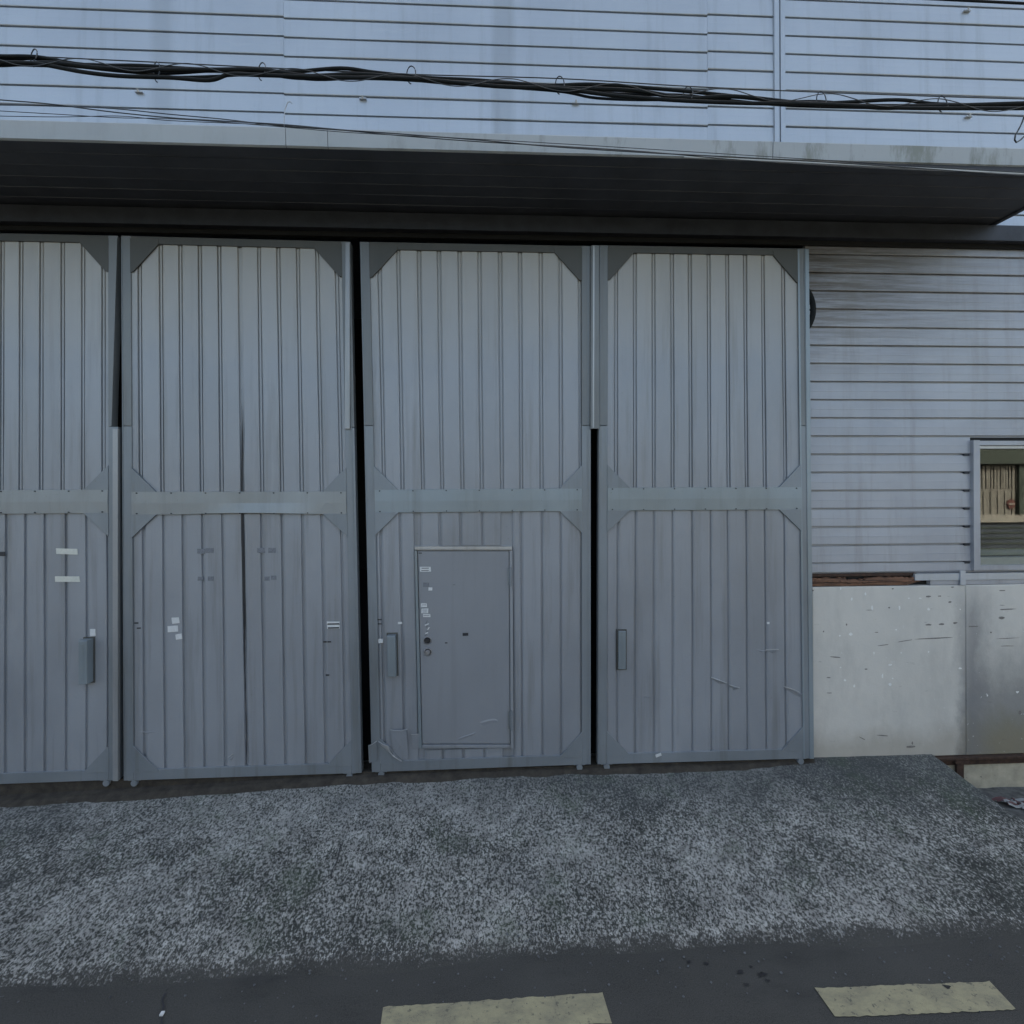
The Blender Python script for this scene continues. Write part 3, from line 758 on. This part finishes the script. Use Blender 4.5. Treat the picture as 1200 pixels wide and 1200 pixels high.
# dents
crease(L4, [(833, 794), (842, 797), (851, 801)], .03, .014); crease(L4, [(853, 802), (860, 805), (866, 806)], .03, .016)
crease(L4, [(918, 805), (928, 808), (938, 813), (944, 812)], .035, .014); crease(L4, [(886, 761), (893, 763), (899, 762)], .02, .006)
crease(L4, [(898, 762), (905, 763), (912, 762)], .02, .006); crease(L4, [(754, 816), (760, 817), (765, 816)], .012, .004)
crease(L2, [(163, 857), (172, 858), (182, 857)], .014, .005); crease(L2, [(266, 887), (271, 889), (275, 884)], .02, .006)
# torn sheets at the foot of leaf 3
def flap(L, pts, y0, mat=DOOR):
    q = [(at(p[0], p[1]).x, y, at(p[0], p[1]).z) for p, y in zip(pts, y0)]
    c = Vector((sum(a[0] for a in q)/len(q), min(y0)*.7, sum(a[2] for a in q)/len(q)))
    m = MB(); n = len(q); m.add(q+[tuple(c)], [(i, (i+1) % n, n) for i in range(n)]); m.build('dented_flap', mat, L.root)
flap(L3, [(458, 855), (477, 854), (479, 892), (461, 886)], [-.022, -.03, -.006, -.004])
flap(L3, [(482, 861), (492, 859), (492, 877), (484, 878)], [-.010, -.02, -.004, -.004])
flap(L3, [(432, 872), (442, 868), (443, 890), (433, 893)], [-.02, -.034, -.016, -.016], FRAME)
flap(L3, [(446, 870), (456, 871), (462, 884), (470, 891), (456, 880)], [-.03, -.04, -.03, -.02, -.02], GALV)
crease(L3, [(444, 868), (450, 871), (456, 873), (462, 882), (471, 890)], .012, .03)

def lip(L, pts, y=-.02):
    MB().tube([(at(*p).x, y*(.4 if i in (0, len(pts)-1) else 1), at(*p).z) for i, p in enumerate(pts)], .0035, 5).build('edge_highlight', GALV, L.root)  # pale tube along bent edges, their sky highlight put into the colour
lip(L3, [(458, 854.5), (464, 854), (471, 854.3), (478, 853.5)], -.032); lip(L3, [(482, 860), (487, 859), (492, 859.5)], -.022)
lip(L3, [(444, 868), (450, 870), (455, 872), (457, 878), (462, 884), (471, 891)], -.036); lip(L3, [(432, 873), (437, 870), (442, 867.5)], -.034)
lip(L4, [(833, 793.5), (842, 796.5), (851, 800)], -.016); lip(L4, [(918, 804), (928, 807), (937, 811)], -.016); lip(L4, [(854, 802), (866, 805.5)], -.03)
lip(L4, [(897, 761), (912, 761)], -.012); lip(L2, [(268, 887), (273, 883)], -.016)
# hinged man door
fa = [(487, 641), (600, 641), (601.5, 874), (491, 874)]
def pq(ps): return [(at(*p).x, at(*p).z) for p in ps]
def framebar(p4, name, mat, parent, y0=-.016, y1=.024): 
    pts = pq(p4); ar = sum(pts[i-1][0]*pts[i][1]-pts[i][0]*pts[i-1][1] for i in range(4))
    if ar < 0: pts.reverse()
    return MB().prism(pts, y0, y1, .0015).build(name, mat, parent)
framebar([(486, 640), (600, 640), (600, 644), (486, 644)], 'door_frame', GALV, L3.root)  # top bar in a paler metal, its highlight put into the colour
framebar([(486, 645.2), (489, 645.2), (494.6, 876), (491, 876)], 'door_frame', RAILM, L3.root)
framebar([(597, 645.2), (600.5, 645.2), (602, 876), (598.3, 876)], 'door_frame', DOOR, L3.root)
framebar([(495, 872), (598, 872), (598, 875.5), (495, 875.5)], 'door_frame', DOOR, L3.root)
md = framebar([(489.9, 646), (596.2, 646), (597.5, 871), (495.2, 871)], 'hinged_door', MAN, L3.root, -.007, .02)
L3.quad(a0-.0, a1, b0, b1, .0225, .0238, 'door_reveal', DARK)
for (x, y) in ((501, 750), (501.5, 763.5)):
    p = at(x, y); MB().disc((p.x, p.z), .036, -.015, -.007, 20, .032, hole=.027).build('lock', CHROME, md)
    MB().disc((p.x, p.z), .0265, -.011, -.007, 20).build('lock_plate', DARK, md)
    MB().disc((p.x, p.z), .022, -.032, -.0192, 16, .018).build('lock_cylinder', CHROME if y > 755 else DARK, md)
p = at(545.5, 743); MB().prism([(p.x-.024, p.z-.012), (p.x+.024, p.z-.012), (p.x+.024, p.z+.012), (p.x-.024, p.z+.012)], -.010, -.0072).build('spy_hole', INK, md)
MB().prism([(p.x-.034, p.z-.018), (p.x-.026, p.z-.018), (p.x-.026, p.z+.016), (p.x-.034, p.z+.016)], -.0095, -.0072).build('spy_hole_rim', DOOR, md)
for y in (675, 843):
    p = at(598 if y < 700 else 599, y); m = MB()
    m.tube([(p.x, -.022, p.z-.085), (p.x, -.022, p.z+.085)], .010, 8); m.box(p.x-.028, p.x, -.012, -.008, p.z-.075, p.z+.075); m.build('hinge', FRAME, md)
for (x, y, a, b) in ((498.5, 667, 13, 6), (497, 709, 7, 4.5), (498, 715.5, 8, 5.5), (500, 721, 9, 3.5), (504.5, 690, 4.5, 3.5)): sticker(L3, x, y, a, b, y=-.0095, parent=md)
for (xx, y, ww) in ((497, 708.5, 5), (498, 714.6, 6), (498, 716.8, 5), (500, 720.8, 7)): sticker(L3, xx, y, ww, .6, GHOST, y=-.0112, parent=md, name='print_line')
for y in (665.6, 668.2): sticker(L3, 498.5, y, 9, .7, INK, y=-.0112, parent=md, name='print_line')
for (x, y, a, b) in ((499.5, 685, 7, 5),): sticker(L3, x, y, a, b, GHOST, y=-.0085, parent=md, name='residue_mark')
for k in range(7): sticker(L3, 500+random.uniform(-2, 2.5), 729+k*2.5, random.uniform(2, 5), 1.2, PAPER if k % 2 else GHOST, random.uniform(.3, 1.2), -.009, 'scratch', md)
sticker(L3, 492.5, 648, 4, 1.2, INK, y=-.009, name='scuff_mark', parent=md); sticker(L3, 523, 753, 3, 1.2, INK, y=-.009, name='scuff_mark', parent=md); sticker(L3, 532, 685, 3, 1, GHOST, y=-.009, name='scuff_mark', parent=md)
m = MB(); A = [(at(535+i*3, 868-i*.9).x, -.0072, at(535, 868-i*.9).z) for i in range(8)]; B = [(p[0]+.01, -.0125+.001*random.random() if 0 < i < 7 else -.0072, p[2]+.02) for i, p in enumerate(A)]; C = [(p[0]+.02, -.0072, p[2]+.028) for p in A]
m.loft([A, B, C]).build('dent', MAN, md)
m = MB(); A = [(at(562+i*3, 846-i*.5).x, -.0072, at(562, 846-i*.5-(i*(7-i))*.12).z) for i in range(8)]; B = [(p[0]+.004, -.0105 if 0 < i < 7 else -.0072, p[2]-.012) for i, p in enumerate(A)]; C = [(p[0], -.0072, p[2]-.035) for p in A]
m.loft([A, B, C]).build('dent', MAN, md)

# floor rail the leaves run on
RAILF = plain('dirty_sill', (.045, .038, .030), .95, 0, .5, 12, .9)
fr_ = MB(); rws = []
for i in range(60):
    x = DX0+(DX1-DX0)*i/59; z = zt(x)+.012+random.uniform(0, .008)
    wl = (.03+.05*max(0, min(1, (.2-x)/3)))*min(1, (DX1-x)/.5+.05)-.02; zz = zt(x)+.006
    if x > DX1-.3: z -= .008*(x-DX1+.3)/.3
    rws.append([(x, -wl-.04-random.uniform(0, .02), zz-.03), (x, -wl+random.uniform(-.01, .01), zz+random.uniform(-.004, .004)), (x, .02, z), (x, .2, z)])
fr_.loft(rws).build('door_sill', RAILF, wh)
MB().box(DX0, DX1, .012, .034, .2, zt(0)+.028).build('floor_rail', RAILF, wh)

# ================================================================ round vent half hidden by the last leaf
vc = at(917, 362, .085); r = .305
vent = empty('wall_vent', (vc.x, YW, vc.z), 'black round wall vent half hidden behind the rightmost sliding door', 'vent')
MB().disc((vc.x, vc.z), r, .066, YW, 40, r-.008, r-.05).build('rim', BLACKRUB, vent)
MB().disc((vc.x, vc.z), r-.052, .078, YW-.001, 32).build('hood', GALV, vent)
for k in range(9):
    zz = vc.z-.24+k*.055; hw = math.sqrt(max(.001, (r-.056)**2-(abs(zz-vc.z)+.02)**2))
    MB().box(vc.x-hw, vc.x+hw, .068, .077, zz, zz+.018).build('louvre', BLACKRUB, vent)

# ================================================================ cables
YC = -1.75
def cab(root, name, pts, rr, Y=YC, jit=0.0, ext=True, mat=BLACKRUB):
    P3 = [at(x, y, Y) for x, y in pts]
    if ext:
        hv = Vector((1, 0, .012)); P3 = [P3[0]-hv*7] + P3 + [P3[-1]+Vector((7, 0, .1))]
    out = []
    for i in range(len(P3)-1):
        p0 = P3[max(0, i-1)]; p1 = P3[i]; p2 = P3[i+1]; p3 = P3[min(len(P3)-1, i+2)]
        if ext and i in (0, len(P3)-2): out += [p1.copy()]; continue
        if ext and i == 1: p0 = 2*p1-p2
        if ext and i == len(P3)-3: p3 = 2*p2-p1
        for k in range(6):
            t = k/6; q = .5*((2*p1)+(p2-p0)*t+(2*p0-5*p1+4*p2-p3)*t*t+(3*p1-p0-3*p2+p3)*t**3); out.append(q)
    out.append(P3[-1]); out = [p+Vector((0, random.uniform(-jit, jit), 0)) for p in out]
    return MB().tube(out, rr, 8).build(name, mat, root)
cb = empty('cable_bundle', at(600, 100, YC), 'thick bundle of black cables strung across above the canopy', 'cable bundle')
cab(cb, 'cable', [(0, 66), (45, 67), (100, 76), (165, 77), (230, 81), (305, 83), (345, 84), (400, 80), (440, 85), (500, 91), (560, 94), (640, 100), (700, 99), (805, 107), (900, 117), (960, 121), (1050, 117), (1100, 122), (1200, 124)], .0085, YC)
cab(cb, 'cable', [(0, 73), (45, 75), (95, 84), (140, 89), (200, 91), (245, 94), (270, 87), (305, 88), (400, 91), (480, 92), (580, 101), (655, 104), (720, 112), (800, 118), (880, 121), (960, 122), (1040, 126), (1100, 127), (1200, 127)], .009, YC-.03)
cab(cb, 'cable', [(0, 76), (60, 74), (120, 80), (185, 82), (240, 82), (305, 82), (360, 89), (420, 87), (480, 92), (540, 97), (600, 98), (655, 103), (740, 106), (805, 115), (860, 113), (940, 121), (1010, 124), (1100, 124), (1200, 121)], .010, YC-.012)
cab(cb, 'cable', [(0, 70), (50, 69), (110, 80), (185, 86), (250, 83), (305, 85), (370, 93), (440, 90), (520, 97), (600, 101), (655, 103), (720, 110), (805, 112), (870, 121), (960, 119), (1030, 127), (1100, 125), (1200, 127)], .0075, YC+.02)
cab(cb, 'cable', [(0, 74), (55, 77), (120, 76), (185, 89), (240, 90), (305, 87), (350, 92), (420, 92), (480, 94), (560, 100), (655, 107), (700, 115), (770, 117), (805, 113), (900, 122), (960, 125), (1060, 127), (1130, 127), (1200, 126)], .0065, YC+.005)
cab(cb, 'messenger_wire', [(0, 64), (60, 67), (185, 73), (305, 79), (480, 87), (655, 92), (805, 101), (960, 108), (1100, 113), (1200, 116)], .0028, YC+.01, mat=WIRE)
cab(cb, 'lashing_wire', [(x, 70+x*.047+6*math.sin(x*.05)) for x in range(0, 1201, 20)], .0022, YC-.04, mat=WIRE)
for (px, y0, y1) in ((39, 57, 78), (183, 72, 96), (306, 73, 94), (481, 77, 98), (655, 89, 110), (805, 101, 120), (961, 107, 126), (1103, 112, 131)):
    a = at(px, y0, YC); b = at(px+2, y1, YC); c = (a+b)/2; hr = (a.z-b.z)/2; pts = []
    ov = random.uniform(.35, .6); tl = random.uniform(-.3, .3)
    for k in range(17):
        an_ = math.radians(-60+k*20); pts.append(Vector((c.x+hr*ov*math.cos(an_)+tl*.3*hr*math.sin(an_), c.y-.012+math.sin(an_*.5)*.02, c.z+hr*math.sin(an_))))
    MB().tube(pts, .003, 5).build('hanger_ring', WIRE, cb)
wr = empty('service_wire', at(300, 140, -1.3), 'thin twisted grey wires sagging from upper left across the canopy fascia', 'wire')
cab(wr, 'wire', [(0, 117), (60, 122), (130, 131), (200, 138), (265, 142), (333, 146), (400, 152), (470, 157), (560, 164), (650, 172), (760, 179), (860, 184), (1000, 192), (1200, 206)], .0032, -1.3, mat=WIRE)
cab(wr, 'wire', [(0, 123), (60, 124), (130, 127), (200, 134), (265, 140), (333, 148), (400, 152.5), (470, 159), (560, 166), (650, 171), (760, 178), (860, 187), (1000, 196), (1200, 205)], .0028, -1.29, mat=WIRE)
cab(wr, 'wire', [(0, 130), (70, 134), (140, 138), (195, 139), (260, 143), (333, 149), (420, 156), (560, 163), (700, 171), (860, 181), (1200, 202)], .002, -1.31, mat=WIRE)
cab(wr, 'wire', [(0, 136), (70, 137), (140, 136), (195, 141), (260, 144), (333, 147), (420, 154)], .002, -1.305, mat=WIRE, ext=False)
def hook(pts, Y, name, label, cat, rr=.004):
    P3 = [at(x, y, Y) for x, y in pts]; o = MB().tube(P3, rr, 6).build(name, GALV); tag(o, label, cat)
wh_pts = [(342, 121), (340, 119), (337, 120), (334, 128), (333, 138), (333, 148)]
MB().tube([at(x, y, -1.3) for x, y in wh_pts], .003, 5).build('wire_hook', GALV, wr)
wp = [(1200, 137), (1198, 143), (1194, 151), (1190, 158), (1189, 164), (1191, 167), (1196, 164), (1200, 160)]
MB().tube([at(x, y, YC) for x, y in wp], .004, 6).build('loose_tail', WIRE, cb)
w2 = empty('overhead_wire', at(1150, 2, -1.9), 'single black wire crossing the top right corner', 'wire')
cab(w2, 'wire', [(1060, -3), (1110, -0.5), (1200, 4)], .006, -1.9)

# ================================================================ litter and stones
REDP = plain('red_plastic', (.09, .03, .03), .6, 0, .2, 30); WHP = plain('white_plastic', (.24, .245, .24), .5, 0, .1, 30)
lp = gr(1188, 941, .03)
lit = empty('litter_heap', (lp.x, lp.y, .01), 'crumpled red and white plastic litter lying beside the apron', 'litter')
for k in range(14):
    a = Vector((lp.x+random.uniform(-.14, .16), lp.y+random.uniform(-.06, .06), .03)); d = Vector((random.uniform(.08, .16), random.uniform(-.05, .01), random.uniform(-.01, .02)))
    pts = [a+d*t+Vector((0, 0, .015*math.sin(t*5+k))) for t in (0, .25, .5, .75, 1)]
    m = MB(); m.loft([[p+Vector((0, -.014, 0)) for p in pts], [p+Vector((0, 0, .014)) for p in pts], [p+Vector((0, .014, 0)) for p in pts]]); m.build('plastic_strip', REDP if k % 3 == 0 else WHP, lit)
st = MB()
def stone(c, r_):
    vs = []
    for v in ((1, 0, 0), (-1, 0, 0), (0, 1, 0), (0, -1, 0), (0, 0, 1), (0, 0, -.4), (.6, .6, .5), (-.6, .5, .5), (.5, -.6, .6), (-.5, -.6, .4)):
        vs.append(Vector((c.x+v[0]*r_*random.uniform(.7, 1.2), c.y+v[1]*r_*random.uniform(.7, 1.2), c.z+v[2]*r_*random.uniform(.5, 1))))
    st.add(vs, [(0, 6, 8), (6, 4, 8), (6, 7, 4), (7, 9, 4), (9, 8, 4), (0, 2, 6), (2, 7, 6), (2, 1, 7), (1, 9, 7), (1, 3, 9), (3, 8, 9), (3, 0, 8), (5, 2, 0), (5, 1, 2), (5, 3, 1), (5, 0, 3)])
for _ in range(1500):
    x = random.uniform(-4.6, 4.4); y = random.triangular(-1.75, -.02, -1.3) if random.random() < .93 else random.uniform(-2.0, 0)
    stone(Vector((x, y, hz(x, y)+.004 if y > front(x) else .004)), random.uniform(.003, .009)*(1.5 if random.random() < .03 else 1))
stm = st.build('loose_grit', plain('grit', (.11, .115, .118), .9, 0, .5, 30), kind='stuff'); tag(stm, 'loose grey grit scattered along the edge of the apron')
# dark tar spots on the asphalt
m = MB()
for (px, py, a) in ((893, 1143, .03), (868, 1140, .02), (905, 1095, .03), (875, 1155, .022), (900, 1150, .015), (880, 1134, .013), (807, 1128, .02), (1110, 1158, .02), (828, 1130, .02)):
    p = gr(px, py); ring = [(p.x+a*random.uniform(.5, 1.1)*math.cos(k*.7), p.y+a*.6*random.uniform(.5, 1.1)*math.sin(k*.7), .0075) for k in range(9)]
    ring = [(q[0]+random.uniform(-a, a)*.35, q[1]+random.uniform(-a, a)*.25, q[2]) for q in ring]
    m.add(ring, [tuple(range(9))])
m.build('tar_spots', DARK, road, kind='stuff')
for (px, py, k) in ((1096, 1095, .7), (190, 1190, .6)):
    p = gr(px, py); z = .02
    MB().box(p.x-.015*k, p.x+.015*k, p.y-.01, p.y+.01, .006, .014).build('paper_scrap', PAPER, road)

# ================================================================ the other side of the street (seen in the window glass)
YO = -11.0
ob = empty('opposite_building', (10, YO, 0), 'cream corrugated workshop across the street, mirrored in the window pane', 'building')
CR = plain('cream_sheet', (.15, .15, .142), .6, 0, .3, 3); CR2 = plain('pale_belt', (.22, .22, .21), .6, 0, .08, 3)
BLU = plain('dark_blue_shutter', (.045, .06, .085), .5, .2, .2, 4); EAV = plain('dark_green_eave', (.03, .045, .04), .6, 0, .2, 4)
MB().box(-14, 24, YO-8, YO-.2, 0, 4.6).build('core', EAV, ob)
MB().box(-14, 24, YO-.2, YO, 1.9, 3.5).build('wall', CR, ob)
for i in range(120):
    x = 12+i*.1; 
    if i % 5 == 4: x += .03
    MB().box(x, x+.05*(1+.5*(i % 3 == 0)), YO, YO+.035, 2.75, 3.48).build('rib', CR, ob)
for i in range(50): MB().box(12+i*.24, 12.05+i*.24, YO, YO+.03, 1.92, 2.66).build('rib', CR, ob)
MB().box(-14, 24, YO, YO+.06, 1.66, 1.9).build('belt', CR2, ob)
MB().box(-14, 24, YO-.19, YO-.05, .02, 1.65).build('shutter', BLU, ob)
for k in range(9): MB().box(-14, 24, YO-.05, YO-.03, .1+k*.17, .14+k*.17).build('shutter_slat', EAV, ob)
MB().box(-14, 24, YO-8.2, YO+.25, 3.52, 3.95).build('eave', EAV, ob)
MB().box(16.95, 17.1, YO, YO+.12, 1.92, 3.5).build('downpipe', EAV, ob)
sgp = empty('round_sign', (16.75, YO+.04, 2.25), 'round red sign with a white bar on the workshop across the street', 'sign')
MB().disc((16.75, 2.25), .15, YO+.04, YO+.06, 20).build('plate', REDP, sgp)
o_ = MB().box(16.65, 16.85, YO+.061, YO+.066, 2.22, 2.27).build('bar', WHP, sgp)
